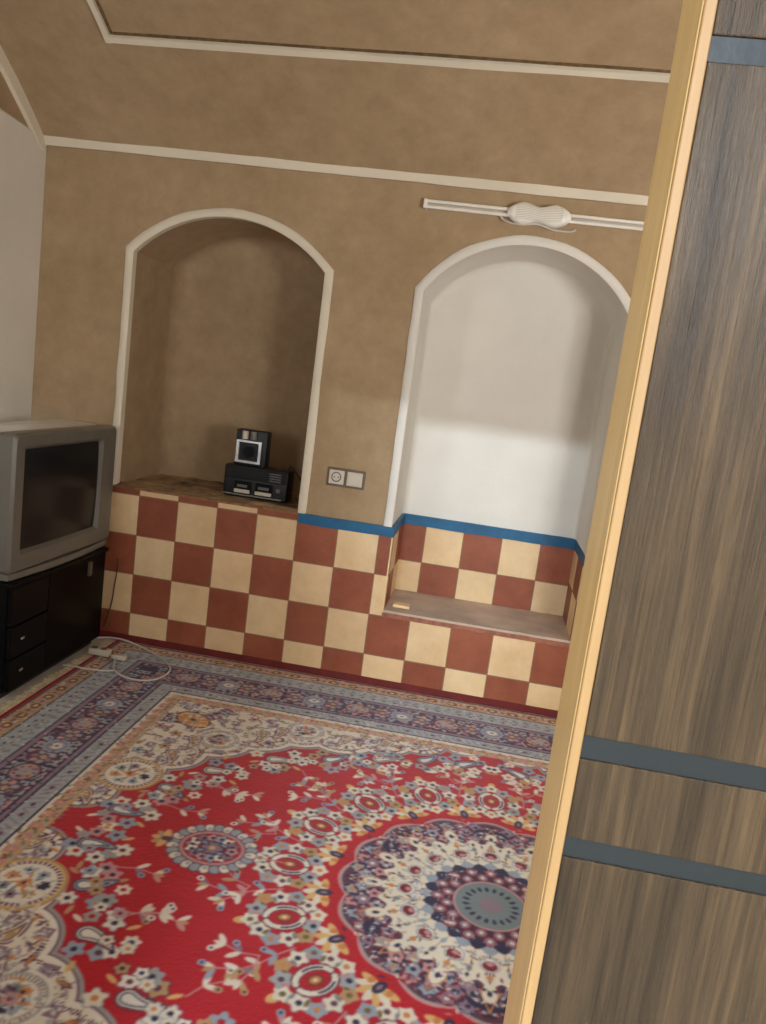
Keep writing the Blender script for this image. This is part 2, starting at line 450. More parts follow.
bm = bm_(); box(bm, XL-.1, XR+.1, YF-.3, .5, -.06, -.0001)
struct('floor', bm, M['floor'])
bm = bm_(); box(bm, -9, 11, -13, YF-.3, -.12, -.02)
o = struct('floor_courtyard', bm, M['ground'])

# ------------------------------------------------------------------ the door leaf
LX0, LX1, LY0, LY1, LZ0, LZ1 = 1.7075, 2.40, -3.23, -3.16, .012, 2.06
d = bpy.data.objects.new('door_1', None); COL.objects.link(d); d.location = (2.05, -3.195, 0); d['kind'] = 'structure'
bpy.context.view_layer.update()
bm = bm_(); box(bm, LX0, LX1, LY0+.004, LY1, LZ0, LZ1, 0, .0012, 2)
obj('leaf', bm, M['yellow'], d)
bm = bm_(); box(bm, LX0+.0005, LX0+.0062, LY0, LY0+.006, LZ0, LZ1, 0, .0006, 1)
obj('edge_lip', bm, M['lip'], d)
bm = bm_()
bands = [(1.203, 1.2145), (1.2625, 1.2755), (1.6225, 1.634), (1.681, 1.693), (.80, .812), (.86, .872), (.43, .442), (.37, .382)]
bands.sort(); z = LZ0; segs = []
for a, b in bands: segs.append((z, a)); z = b
segs.append((z, LZ1))
for a, b in segs: box(bm, LX0+.0066, LX1, LY0+.001, LY0+.005, a+.0002, b-.0002, 0, .0008, 2)
obj('laminate_panel', bm, M['walnut'], d)
for a, b in bands:
    bm = bm_(); box(bm, LX0+.0066, LX1, LY0+.0022, LY0+.005, a, b)
    obj('inlay_band', bm, M['band'], d)
bm = bm_()
box(bm, DX1-.02, DX1, YF-.05, YF+.02, 0, DZ); box(bm, DX0, DX0+.03, YF-.08, YF+.02, 0, DZ); box(bm, DX0, DX1, YF-.08, YF+.02, DZ-.02, DZ)
struct('trim_16', bm, M['yellow'])

# ------------------------------------------------------------------ rug
RCX, RCY, RU, RV = 1.846, -1.532, 1.882, 1.500
STEP = .004
nu = int(round(RU/STEP)); nv = int(round(RV/STEP))
uu = np.arange(nu+1)*RU/nu; vv = np.arange(nv+1)*RV/nv
U, V = np.meshgrid(uu, vv, indexing='ij')
C = np.zeros((nu+1, nv+1, 3)); 
pal = {k: np.array(v, float) for k, v in dict(red=(192,14,34), cream=(236,230,214), blue=(158,172,190), navy=(44,40,74), plum=(96,58,80),
    tan=(196,158,112), yellow=(228,186,118), teal=(122,138,142), pink=(206,150,150), mauve=(150,120,140), orange=(214,140,80), white=(240,236,226), brown=(110,66,50), grey=(168,168,168), olive=(120,104,60), sky=(172,180,188), sand=(206,184,150), maroon=(124,28,40)).items()}
C[:] = pal['red']
def sub(cu, cv, R):
    i0 = max(0, int((cu-R)/RU*nu)-1); i1 = min(nu+1, int((cu+R)/RU*nu)+3)
    j0 = max(0, int((cv-R)/RV*nv)-1); j1 = min(nv+1, int((cv+R)/RV*nv)+3)
    return (slice(i0, max(i0, i1)), slice(j0, max(j0, j1)))
def paint(s, m, col):
    m = np.clip(m, 0, 1)[..., None]; C[s] = C[s]*(1-m)+pal[col]*m
AA = .0035
def ell(cu, cv, a, b, ang, col, al=1):
    s = sub(cu, cv, max(a, b)+.006); du = U[s]-cu; dv = V[s]-cv
    if du.size == 0: return
    c, n = math.cos(ang), math.sin(ang); p = du*c+dv*n; q = -du*n+dv*c
    r = np.sqrt((p/a)**2+(q/b)**2); paint(s, al*(.5+(1-r)*min(a, b)/AA), col)
def line(pts, w, col):
    for (a0, b0), (a1, b1) in zip(pts, pts[1:]):
        L = math.hypot(a1-a0, b1-b0); s = sub((a0+a1)/2, (b0+b1)/2, L/2+w+.006)
        du = U[s]-a0; dv = V[s]-b0
        if du.size == 0: continue
        t = np.clip((du*(a1-a0)+dv*(b1-b0))/max(L*L, 1e-9), 0, 1)
        dd = np.hypot(du-t*(a1-a0), dv-t*(b1-b0)); paint(s, .5+(w/2-dd)/AA, col)
def flower(cu, cv, r, ang, petal, core, n=5, edge=None):
    for k in range(n):
        a = ang+2*PI*k/n
        if edge: ell(cu+.62*r*math.cos(a), cv+.62*r*math.sin(a), .46*r, .36*r, a, edge)
    for k in range(n):
        a = ang+2*PI*k/n; ell(cu+.55*r*math.cos(a), cv+.55*r*math.sin(a), .40*r, .28*r, a, petal)
    ell(cu, cv, .70*r, .70*r, 0, petal); ell(cu, cv, .28*r, .28*r, 0, core)
def leaf(cu, cv, L, w, ang, col): ell(cu+math.cos(ang)*L/2, cv+math.sin(ang)*L/2, L/2, w/2, ang, col)
def boteh(cu, cv, s, ang, flip=1, outc='blue', inc='white', edge='navy'):
    """teardrop with a curled tip"""
    pts = []
    for k in range(9):
        t = k/8; x = s*(-.35+1.2*t); y = flip*s*.42*t*t
        pts.append((x, y, s*(.30*(1-t)**.8+.05)))
    for grow, col in ((.10, 'plum'), (.0, outc), (-.11, edge), (-.17, inc)):
        for x, y, r in pts:
            rr_ = r+grow*s*.8
            if rr_ <= .002: continue
            X = cu+x*math.cos(ang)-y*math.sin(ang); Y = cv+x*math.sin(ang)+y*math.cos(ang)
            ell(X, Y, rr_, rr_, 0, col)
R1 = random.Random(11)
pet = ['cream', 'white', 'blue', 'cream', 'pink', 'tan', 'grey', 'blue']; cor = ['navy', 'orange', 'plum', 'navy', 'red']
# --- cream spandrel with scalloped edge
circ = [(.12,1.03,.10), (.30,.98,.11), (.45,.93,.13), (.61,.90,.155), (.78,.88,.15), (.93,.80,.16), (1.07,.68,.15), (1.19,.52,.135), (1.27,.35,.125), (1.34,.17,.10), (1.42,.04,.07)]
band = np.zeros_like(U); dist = np.full_like(U, 9.)
for cu, cv, r in circ: dist = np.minimum(dist, np.hypot(U-cu, V-cv)-r)
poly = [(.0, 1.04), (.30, .98), (.61, .90), (.93, .80), (1.19, .52), (1.34, .17), (1.42, 0)]
beyond = np.zeros(U.shape, bool)
for (a0, b0), (a1, b1) in zip(poly, poly[1:]):
    cr = (a1-a0)*(V-b0)-(b1-b0)*(U-a0); ins = (U >= min(a0, a1)-1e-9) & (U <= max(a0, a1)+1e-9)
    beyond |= ins & (V > b0+(U-a0)*(b1-b0)/(a1-a0))
beyond |= U > 1.42
dist = np.where(beyond, np.minimum(dist, -.05), dist)
full = (slice(None), slice(None))
def zone(lim, col): paint(full, .5+(lim-dist)/AA, col)
zone(.014, 'grey'); zone(.002, 'plum'); zone(-.002, 'white'); zone(-.016, 'cream')
# inner serrated line following the scallops
ser = (np.sin(np.arctan2(V-.5, U-.8)*160) > 0)
paint(full, np.where(ser & (dist < -.022) & (dist > -.036), 1., 0.), 'plum')
# --- cream area filling
cand = []
for _ in range(14000):
    a = R1.uniform(.0, 1.36); b = R1.uniform(0, 1.0); i = min(nu, int(a/RU*nu)); j = min(nv, int(b/RV*nv))
    if dist[i, j] > -.034: continue
    if math.hypot(a-1.255, b-.315) < .10: continue
    if any((a-p)**2+(b-q)**2 < .043**2 for p, q in cand): continue
    cand.append((a, b))
for k, (a, b) in enumerate(cand):
    an = R1.uniform(0, 6.28)
    line([(a, b), (a+.03*math.cos(an), b+.03*math.sin(an)), (a+.05*math.cos(an+.6), b+.05*math.sin(an+.6))], .004, R1.choice(['mauve', 'tan', 'plum']))
    t = k % 4
    if t == 0: flower(a, b, .023, an, R1.choice(['pink', 'blue', 'mauve', 'tan']), 'navy', 5, 'plum')
    elif t == 1:
        leaf(a, b, .045, .015, an, 'plum'); leaf(a, b, .036, .009, an, R1.choice(['tan', 'orange', 'blue']))
    elif t == 2: flower(a, b, .019, an, 'blue', R1.choice(['navy', 'orange']), 6); leaf(a, b, -.03, .010, an, 'mauve')
    else:
        ell(a, b, .014, .011, an, 'plum'); ell(a, b, .008, .006, an, 'yellow'); leaf(a+.015, b, .02, .009, an, 'teal')
# round cartouches in the spandrel
for cu, cv, r in ((1.255, .315, .100), (1.062, .675, .075), (.765, .885, .075)):
    ell(cu, cv, r+.014, r+.014, 0, 'tan' if r > .09 else 'white'); ell(cu, cv, r+.004, r+.004, 0, 'yellow' if r > .09 else 'grey'); ell(cu, cv, r-.004, r-.004, 0, 'plum')
    for k in range(40): ell(cu+(r-.009)*math.cos(k*PI/20), cv+(r-.009)*math.sin(k*PI/20), .008, .004, k*PI/20, 'cream')
    ell(cu, cv, r-.016, r-.016, 0, 'white')
    for k in range(7):
        a = k*2*PI/7+cu*9; flower(cu+(r-.047)*math.cos(a), cv+(r-.047)*math.sin(a), .020, a, ['blue', 'orange', 'teal', 'mauve', 'tan', 'navy', 'blue'][k], 'navy', 6)
        leaf(cu+.02*math.cos(a+.4), cv+.02*math.sin(a+.4), .032, .009, a+.9, ['orange', 'tan', 'teal'][k % 3])
    flower(cu, cv, .024, 0, 'orange' if r > .09 else 'pink', 'plum', 6)
# lobed palmettes hanging in each scallop
for cu, cv, r in circ:
    if abs(cu-1.27) < .01 or cu < .2: continue
    cx_, cy_ = cu-.02, cv-.03; ang = math.atan2(cv, cu)+PI
    if math.hypot(cx_-1.062, cy_-.675) < .06 or math.hypot(cx_-.765, cy_-.885) < .06: cx_ += .09; cy_ -= .02
    boteh(cx_, cy_, .062, ang+.6, 1, 'cream', 'tan', 'plum')
    for k in range(-3, 4): leaf(cx_+.05*math.cos(ang+k*.4), cy_+.05*math.sin(ang+k*.4), .030, .010, ang+k*.5, ['mauve', 'plum', 'orange'][k % 3])
# dark outer corner of the spandrel with the orange palmette
cd = np.hypot((U-1.33)/.30, (V-1.0)/.30)
for k in range(16):
    a = PI+.02+k*PI/2/15; cu = 1.34+.235*math.cos(a); cv = 1.00+.235*math.sin(a); ell(cu, cv, .030, .030, 0, 'plum'); flower(cu, cv, .026, a, 'mauve', 'navy', 5)
    ell(cu, cv, .03, .018, a, R1.choice(['mauve', 'plum', 'blue'])); ell(cu, cv, .012, .01, a, 'cream')
ell(1.215, .80, .085, .060, .6, 'plum'); ell(1.215, .80, .076, .052, .6, 'yellow')
for k in range(9):
    a = k*2*PI/9; ell(1.215+.05*math.cos(a), .80+.036*math.sin(a), .017, .012, a, 'orange'); 
ell(1.215, .80, .032, .022, .6, 'tan'); ell(1.215, .80, .014, .01, .6, 'plum')
# --- flowers of the red field
def blossom(a, b, s=1.):
    an = R1.uniform(0, 6.28); ell(a, b, .021*s, .021*s, 0, R1.choice(['cream', 'grey', 'mauve', 'blue'])); flower(a, b, .030*s, an, R1.choice(pet), R1.choice(cor), R1.choice([5, 5, 6]), R1.choice(['plum', 'blue', None, 'grey']))
def spray(a, b, ang, L, fork=True):
    def stem(a, b, ang, L, n):
        pts = [(a+L*t*math.cos(ang+.25*math.sin(t*3)), b+L*t*math.sin(ang+.25*math.sin(t*3))) for t in np.linspace(0, 1, n+1)]
        line(pts, .006, 'pink')
        for k in range(1, n+1):
            p = pts[k]
            for sgn in (-1, 1):
                an = ang+sgn*.8; col = R1.choice(['cream', 'blue', 'pink', 'tan', 'white', 'cream', 'mauve'])
                leaf(p[0], p[1], .042, .018, an, col)
                if (k+sgn) % 3 == 0: ell(p[0]+.036*math.cos(an), p[1]+.036*math.sin(an), .012, .011, an, R1.choice(['cream', 'blue', 'white', 'tan'])); ell(p[0]+.036*math.cos(an), p[1]+.036*math.sin(an), .004, .004, 0, 'navy')
        leaf(pts[-1][0], pts[-1][1], .032, .014, ang, R1.choice(['tan', 'cream']))
    stem(a, b, ang, L, max(2, int(L/.042)))
    if fork:
        c = (a+.45*L*math.cos(ang), b+.45*L*math.sin(ang))
        stem(c[0], c[1], ang+.75, L*.45, 2); stem(c[0], c[1], ang-.75, L*.45, 2)
gar = [(1.17,.09,2.6), (1.085,.27,2.4), (.985,.44,2.2), (.80,.61,1.9), (.60,.69,1.8), (.42,.77,1.7), (.25,.83,1.6), (.10,.86,1.5)]
for n_, (a, b, ang) in enumerate(gar):
    out = ang+PI
    for k in range(12):
        an = k*PI/6+R1.uniform(-.15, .15); r = R1.uniform(.058, .078) if k % 3 else R1.uniform(.08, .095); p = a+r*math.cos(an)*1.0; q = b+r*math.sin(an)
        i = min(nu, max(0, int(p/RU*nu))); j = min(nv, max(0, int(q/RV*nv)))
        if dist[i, j] < .02: continue
        if k % 4 == 3: leaf(p, q, .04, .016, an, R1.choice(['yellow', 'tan', 'cream']))
        else: blossom(p, q, R1.uniform(.85, 1.1))
    if n_ < 9: boteh(a, b, .068, ang+.9, 1 if n_ % 2 else -1, R1.choice(['blue', 'cream']))
for a, b, ang, L in ((1.06,.175,PI,.11), (.965,.345,PI+.05,.15), (.955,.36,PI+.45,.10), (.70,.56,PI+.75,.10), (.50,.66,-2.0,.09)):
    spray(a, b, ang, L, False)
for k in range(22):   # small stems joining spandrel and field flowers
    t = k/25; a = 1.22-1.0*t; b = .06+.85*t**.75; b = b if dist[min(nu, int(a/RU*nu)), min(nv, int(b/RV*nv))] < .14 else b+.04; blossom(a+R1.uniform(-.02, .02), b+R1.uniform(-.02, .03), .72)
# --- medallion
R_ = np.hypot(U, V); A_ = np.arctan2(V, U)
def confetti(n, test, cols, smin=.003, smax=.006):
    for _ in range(n):
        a = R1.uniform(0, RU); b = R1.uniform(0, RV)
        if test(a, b): 
            an = R1.uniform(0, 3.1); ell(a, b, R1.uniform(smin, smax)*1.5, smin, an, R1.choice(cols))
def disk(r, col): paint(full, .5+(r-R_)/AA, col)
# branches reaching out between the rosettes
for k in range(-1, 9):
    a = math.radians(11.25+22.5*k); cu, cv = .60*math.cos(a), .60*math.sin(a)
    L = .21 if k not in (7,) else .16
    spray(cu, cv, a, L)
for k in range(0, 5):   # rosettes
    a = math.radians(22.5*k); cu, cv = .600*math.cos(a), .600*math.sin(a)
    ell(cu, cv, .082, .078, a, 'red')
    for q in range(12):
        b = a+q*PI/6; r = .083 if q % 2 else .092; p = (cu+r*math.cos(b), cv+r*math.sin(b))
        if q == 0: leaf(p[0], p[1], .046, .03, b, 'yellow')
        ell(p[0], p[1], .021, .021, 0, ['cream', 'grey', 'white'][q % 3])
        flower(p[0], p[1], .029, b, ['cream', 'cream', 'blue', 'cream', 'tan', 'sky'][q % 6], ['olive', 'navy', 'orange', 'plum'][q % 4], 5, 'grey' if q % 2 else None)
        leaf(cu+.064*math.cos(b+.26), cv+.064*math.sin(b+.26), .024, .010, b, ['teal', 'olive', 'pink'][q % 3])
    for sg in (1, -1):
        pts = [(cu+(.052*math.cos(t))*math.cos(a)-(.040*sg*math.sin(t))*math.sin(a), cv+(.052*math.cos(t))*math.sin(a)+(.040*sg*math.sin(t))*math.cos(a)) for t in np.linspace(.25, 2.9, 11)]
        line(pts, .022, 'plum'); line(pts, .016, 'cream'); line(pts[4:9], .005, 'navy')
    ell(cu, cv, .022, .018, a, 'brown'); ell(cu, cv, .016, .012, a, 'orange'); ell(cu, cv, .006, .005, a, 'cream')
for k in range(0, 4):   # yellow palmettes
    a = math.radians(11.25+22.5*k); cu, cv = .484*math.cos(a), .484*math.sin(a)
    for q in range(7):
        b = a+(q-3)*.55; leaf(cu, cv, .062, .026, b, 'cream' if q % 2 else 'yellow')
    ell(cu, cv, .024, .014, a, 'navy'); ell(cu, cv, .012, .006, a, 'mauve')
    for sg in (-1, 1): ell(cu+.03*math.cos(a+sg*1.7), cv+.03*math.sin(a+sg*1.7), .012, .009, a, 'orange')
sc = .412+.026*np.abs(np.cos(8*A_))
paint(full, .5+(sc+.014-R_)/AA, 'pink'); paint(full, .5+(sc+.006-R_)/AA, 'grey'); paint(full, .5+(sc-R_)/AA, 'plum')
for ring, n, off, sz in ((.404, 48, 0, .021), (.372, 40, .5, .025), (.338, 40, 0, .022)):
    for k in range(-2, n):
        a = 2*PI*(k+off)/n
        if not -.2 < a < PI/2+.2: continue
        cu, cv = ring*math.cos(a), ring*math.sin(a); c = [('mauve', 'cream'), ('blue', 'navy'), ('pink', 'plum'), ('grey', 'orange'), ('navy', 'mauve'), ('mauve', 'navy')][(k*5+int(ring*100)) % 6]
        ell(cu, cv, sz+.003, sz+.003, a, 'navy' if k % 2 else 'maroon'); flower(cu, cv, sz+.003, a+k, c[0], c[1], 5)
        ell(cu, cv, sz*.5, sz*.45, a, c[0]); ell(cu, cv, sz*.3, sz*.3, a, c[1])
for k in range(-1, 9):
    a = 2*PI*k/16/1.0
    if a > PI/2+.2: break
    for sg in (-1, 1):
        line([(.405*math.cos(a), .405*math.sin(a)), (.345*math.cos(a+sg*.07), .345*math.sin(a+sg*.07)), (.300*math.cos(a), .300*math.sin(a))], .005, 'orange')
    ell(.345*math.cos(a), .345*math.sin(a), .032, .020, a, 'cream'); ell(.345*math.cos(a), .345*math.sin(a), .010, .006, a, 'navy')
sw = .318+.010*np.cos(32*A_)
paint(full, .5+(sw-R_)/AA, 'cream')
for k in range(33):   # white zone: rays, red-brown palmettes
    a = 2*PI*k/32
    if a > PI/2+.1: break
    line([(.185*math.cos(a), .185*math.sin(a)), (.31*math.cos(a), .31*math.sin(a))], .003, 'tan' if k % 2 else 'plum')
    if k % 2 == 0:
        cu, cv = .246*math.cos(a), .246*math.sin(a)
        ell(cu, cv, .027, .028, a, 'blue'); ell(cu, cv, .023, .025, a, 'white'); ell(cu+.003*math.cos(a), cv+.003*math.sin(a), .017, .020, a, 'maroon'); ell(cu-.004*math.cos(a), cv-.004*math.sin(a), .008, .010, a, 'pink')
        ell(.292*math.cos(a), .292*math.sin(a), .009, .009, a, 'orange')
    else:
        ell(.225*math.cos(a), .225*math.sin(a), .012, .007, a, 'blue'); ell(.275*math.cos(a), .275*math.sin(a), .011, .007, a, 'teal'); ell(.30*math.cos(a), .30*math.sin(a), .006, .005, a, 'navy')
st = .196+.014*np.cos(16*A_); paint(full, .5+(st-R_)/AA, 'blue')
st = .184+.013*np.cos(16*A_+PI); paint(full, .5+(st-R_)/AA, 'navy')
for k in range(17):
    a = 2*PI*k/32*2
    if a > PI/2+.3: break
    for aa in (a, a+PI/16):
        rr2 = .155 if aa == a else .128
        cu, cv = rr2*math.cos(aa), rr2*math.sin(aa)
        ell(cu, cv, .021, .020, aa, 'maroon'); ell(cu, cv, .016, .015, aa, 'mauve'); ell(cu, cv, .007, .006, aa, 'cream')
disk(.110, 'pink'); disk(.103, 'teal')
for k in range(21):
    a = 2*PI*(k+.5)/20
    if a > PI/2+.2: break
    ell(.072*math.cos(a), .072*math.sin(a), .010, .0055, a, 'navy'); 
disk(.034, 'mauve'); paint(full, np.where((R_ < .036) & (np.sin(V*520) > 0), .6, 0.), 'teal')
inzone = lambda r0, r1: (lambda a, b: r0 < math.hypot(a, b) < r1)
confetti(9000, inzone(.20, .31), ['grey', 'tan', 'mauve', 'white', 'blue', 'olive', 'plum'], .0025, .005)
confetti(7000, inzone(.32, .43), ['cream', 'grey', 'blue', 'mauve', 'pink', 'navy', 'white'], .0030, .006)
confetti(1800, inzone(.415, .455), ['pink', 'cream', 'navy', 'mauve', 'red'], .003, .007)
confetti(6000, inzone(.11, .185), ['pink', 'mauve', 'cream', 'navy', 'blue'], .0025, .005)
confetti(9000, lambda a, b: dist[min(nu, int(a/RU*nu)), min(nv, int(b/RV*nv))] < -.02, ['white', 'cream', 'white', 'cream', 'white', 'grey', 'sky'], .003, .006)
# --- pendant
pu = .842
ell(pu, 0, .136, .120, 0, 'mauve')
for k in range(26):
    a = 2*PI*k/26; p, q = pu+.120*math.cos(a), .105*math.sin(a)
    if q < -.03: continue
    ell(p, q, .021, .018, a, 'plum'); ell(p, q, .018, .015, a, 'cream' if k % 2 else 'blue'); ell(p-.006*math.cos(a), q-.006*math.sin(a), .007, .006, a, 'grey')
ell(pu, 0, .098, .082, 0, 'pink'); ell(pu, 0, .088, .072, 0, 'red')
for k in range(14):
    a = 2*PI*k/14; flower(pu+.062*math.cos(a), .05*math.sin(a), .023, a, ['blue', 'cream', 'mauve', 'pink'][k % 4], 'navy', 5, 'plum')
flower(pu, 0, .036, 0, 'mauve', 'yellow', 6, 'navy')
for sgn in (-1, 1): ell(pu+sgn*.03, .02, .018, .008, .3, 'navy'); ell(pu+sgn*.03, .02, .012, .005, .3, 'blue')
for q in range(5): leaf(.985, 0, .050, .024, (q-2)*.65, 'yellow' if q % 2 == 0 else 'tan')
ell(.985, 0, .018, .012, 0, 'plum'); line([(.70, 0), (.62, 0)], .006, 'pink')
# --- borders, measured from the edge
E1 = np.minimum(RU-U, RV-V); along = np.where(RU-U < RV-V, V, U)
def bnd(lo, hi, col, cond=None):
    m = np.clip(.5+(E1-lo)/AA, 0, 1)*np.clip(.5+(hi-E1)/AA, 0, 1)
    if cond is not None: m = m*cond
    paint(full, m, col)
bnd(.478, .545, 'sand'); bnd(.478, .500, 'cream'); bnd(.470, .478, 'navy'); bnd(.540, .545, 'tan')
bnd(-.1, .470, 'sky')
bnd(-.1, .018, 'maroon'); bnd(.018, .024, 'navy')
bnd(.024, .095, 'tan'); 
def along_pts(n, d, off=0.):
    """points of a border line at distance d from the edge in this quarter"""
    out = []
    Lu, Lv = RU-d, RV-d
    k = 0
    s = off
    while s < Lv: out.append((Lu, s, PI/2)); s += n
    s = off
    while s < Lu: out.append((s, Lv, 0.)); s += n
    return out
for p, q, a in along_pts(.095, .060): ell(p, q, .026, .019, a, 'brown'); ell(p, q, .012, .010, a, 'yellow')
for p, q, a in along_pts(.095, .060, .0475): ell(p, q, .022, .016, a, 'pink'); ell(p, q, .010, .008, a, 'olive')
bnd(.095, .101, 'navy')
for p, q, a in along_pts(.05, .152): 
    ell(p, q, .018, .008, a+.5, 'grey'); ell(p+.012*math.cos(a), q+.012*math.sin(a), .010, .006, a-.6, 'mauve'); ell(p-.02*math.cos(a+PI/2), q-.02*math.sin(a+PI/2), .008, .005, a, 'navy')
    ell(p+.02*math.cos(a+PI/2), q+.02*math.sin(a+PI/2), .012, .007, a+1, 'teal')
bnd(.200, .207, 'navy'); bnd(.207, .402, 'navy'); bnd(.207, .226, 'mauve'); bnd(.386, .402, 'mauve'); bnd(.402, .410, 'navy')
for p, q, a in along_pts(.052, .305, .026):
    for sg in (-1, 0, 1): flower(p+R1.uniform(-.01, .01)-sg*.045*math.sin(a), q+sg*.045*math.cos(a), .024, R1.uniform(0, 6), R1.choice(['mauve', 'blue', 'grey', 'pink']), 'plum', 5)
for sgn in (-1, 1):    # scrolls on the dark ground
    for p, q, a in along_pts(.033, .305+sgn*.066, .01): ell(p, q, .013, .008, R1.uniform(0, 3), R1.choice(['mauve', 'blue', 'pink', 'grey', 'plum'])); 
for p, q, a in along_pts(.40, .305, .20):   # paired palmettes
    ca, sa = math.cos(a), math.sin(a)
    ell(p, q, .060, .052, a, 'plum'); ell(p, q, .052, .044, a, 'pink')
    for k in range(8): flower(p+.034*math.cos(k*PI/4), q+.034*math.sin(k*PI/4), .016, k, ['mauve', 'grey', 'tan'][k % 3], 'plum', 4)
    ell(p, q, .022, .018, a, 'blue'); ell(p, q, .010, .008, a, 'orange')
for p, q, a in along_pts(.40, .305, .0):    # light rosettes between
    ca, sa = math.cos(a), math.sin(a)
    for sg in (-1, 1):
        P0, Q0 = p+sg*.088*ca, q+sg*.088*sa
        ell(P0, Q0, .048, .060, a, 'plum')
        for k in range(7): ell(P0+.03*math.cos(k*.9), Q0+.036*math.sin(k*.9), .014, .012, k, ['mauve', 'grey', 'pink', 'blue'][k % 4])
        ell(P0, Q0, .013, .013, a, 'tan')
    ell(p, q, .056, .050, a, 'navy')
    for k in range(12): ell(p+.041*math.cos(k*PI/6), q+.041*math.sin(k*PI/6), .013, .012, 0, 'blue')
    ell(p, q, .040, .036, a, 'mauve'); ell(p, q, .032, .029, a, 'blue'); ell(p, q, .022, .019, a, 'cream'); ell(p, q, .009, .008, a, 'mauve')
bnd(.410, .470, 'sky')
for p, q, a in along_pts(.030, .440, .01):
    line([(p-.008*math.cos(a)-.014*math.cos(a+PI/2), q-.008*math.sin(a)-.014*math.sin(a+PI/2)), (p+.008*math.cos(a)+.014*math.cos(a+PI/2), q+.008*math.sin(a)+.014*math.sin(a+PI/2))], .005, 'mauve')
for p, q, a in along_pts(.11, .440, .03): ell(p, q, .010, .007, a, 'plum')
for p, q, a in along_pts(.062, .518, .02):
    flower(p, q, .022, a, 'yellow', 'brown', 5, 'orange'); leaf(p, q, .03, .010, a+.5, 'teal'); leaf(p, q, -.03, .010, a+.5, 'pink')
edge_d = lambda a, b: min(RU-a, RV-b)
confetti(1800, lambda a, b: .20 < edge_d(a, b) < .41, ['mauve', 'grey', 'cream', 'navy', 'blue', 'plum'], .003, .006)
confetti(6000, lambda a, b: .10 < edge_d(a, b) < .20 or .41 < edge_d(a, b) < .47, ['grey', 'mauve', 'cream', 'teal'], .003, .006)
confetti(6000, lambda a, b: .02 < edge_d(a, b) < .10 or .48 < edge_d(a, b) < .55, ['olive', 'tan', 'brown', 'cream', 'grey'], .003, .006)
# assemble the four quarters
full_c = np.concatenate([C[::-1], C[1:]], 0); full_c = np.concatenate([full_c[:, ::-1], full_c[:, 1:]], 1)
# soften like woven pile: small diffusion
for _ in range(1):
    f = full_c; f = (f+np.roll(f, 1, 0)*.25+np.roll(f, -1, 0)*.25+np.roll(f, 1, 1)*.25+np.roll(f, -1, 1)*.25)/2; full_c = f
nx_, ny_ = full_c.shape[:2]
xsr = RCX+np.concatenate([-uu[::-1], uu[1:]]); ysr = RCY+np.concatenate([-vv[::-1], vv[1:]])
X, Y = np.meshgrid(xsr, ysr, indexing='ij')
Z = .009+.0012*np.sin(X*3.1+.5)*np.sin(Y*2.3)+rng.normal(0, .00035, X.shape)
edge = np.minimum(np.minimum(X-X.min(), X.max()-X), np.minimum(Y-Y.min(), Y.max()-Y))
Z = np.where(edge < .004, .002, Z)
co = np.stack([X, Y, Z], -1).reshape(-1, 3).astype(np.float32)
idx = np.arange(nx_*ny_).reshape(nx_, ny_)
quads = np.stack([idx[:-1, :-1], idx[1:, :-1], idx[1:, 1:], idx[:-1, 1:]], -1).reshape(-1, 4).astype(np.int32)
# underside skirt
base = len(co); ring = np.concatenate([idx[:, 0], idx[-1, 1:], idx[-2::-1, -1], idx[0, -2:0:-1]])
low = co[ring].copy(); low[:, 2] = .0004; co = np.concatenate([co, low])
k = np.arange(len(ring)); k2 = (k+1) % len(ring)
sk = np.stack([ring[k], base+k, base+k2, ring[k2]], -1)[:, ::-1].astype(np.int32)
quads = np.concatenate([quads, sk[:, ::-1]])
me = bpy.data.meshes.new('rug'); me.vertices.add(len(co)); me.vertices.foreach_set('co', co.ravel())
me.loops.add(quads.size); me.loops.foreach_set('vertex_index', quads.ravel())
me.polygons.add(len(quads)); me.polygons.foreach_set('loop_start', np.arange(len(quads), dtype=np.int32)*4)
me.update(calc_edges=True); 
lc = np.where(full_c/255 <= .04045, full_c/255/12.92, ((full_c/255+.055)/1.055)**2.4).reshape(-1, 3)
lc = np.concatenate([lc, lc[ring]]); rgba = np.concatenate([lc, np.ones((len(lc), 1))], 1).astype(np.float32)
ca = me.color_attributes.new('weave', 'FLOAT_COLOR', 'POINT'); ca.data.foreach_set('color', rgba.ravel())
me.polygons.foreach_set('use_smooth', np.ones(len(quads), bool))
m, nt, b = nodes('knotted_wool_pile')
at = nt.nodes.new('ShaderNodeAttribute'); at.attribute_name = 'weave'
v = coord(nt, (1, 1, 1)); n = noise(nt, v, 9, 5, .6)
c = mix(nt, 1.0, at.outputs['Color'], ramp(nt, n, [(.25, (236,236,236)), (.75, (255,255,255))]), 'MULTIPLY')
nt.links.new(c, b.inputs['Base Color']); b.inputs['Roughness'].default_value = .95; b.inputs['Specular IOR Level'].default_value = .1
b.inputs['Sheen Weight'].default_value = .25; b.inputs['Sheen Roughness'].default_value = .5
bump(nt, b, noise(nt, v, 260, 2), .5, .003)
me.materials.append(m)
rug = thing('persian_rug', 'large red patterned rug with round medallion spread across the room floor', 'rug', (RCX, RCY, 0))
o = bpy.data.objects.new('pile', me); COL.objects.link(o); o.parent = rug; o.matrix_parent_inverse = rug.matrix_world.inverted()
bm = bm_()
for sx, xe in ((-1, RCX-RU), (1, RCX+RU)):
    y = RCY-RV+.01
    while y < RCY+RV-.01:
        L = .05+random.uniform(-.012, .014); w = .006; dy = random.uniform(-.006, .006)
        box(bm, min(xe, xe+sx*L), max(xe, xe+sx*L), y+dy*.5, y+dy*.5+w, .0006, .0045+random.uniform(0, .002)); y += .0085
f_ = obj('fringe', bm, M['fringe'], rug); f_['kind'] = 'stuff'
bmat_ = simple('red_wool_binding', (150,24,32), .9)
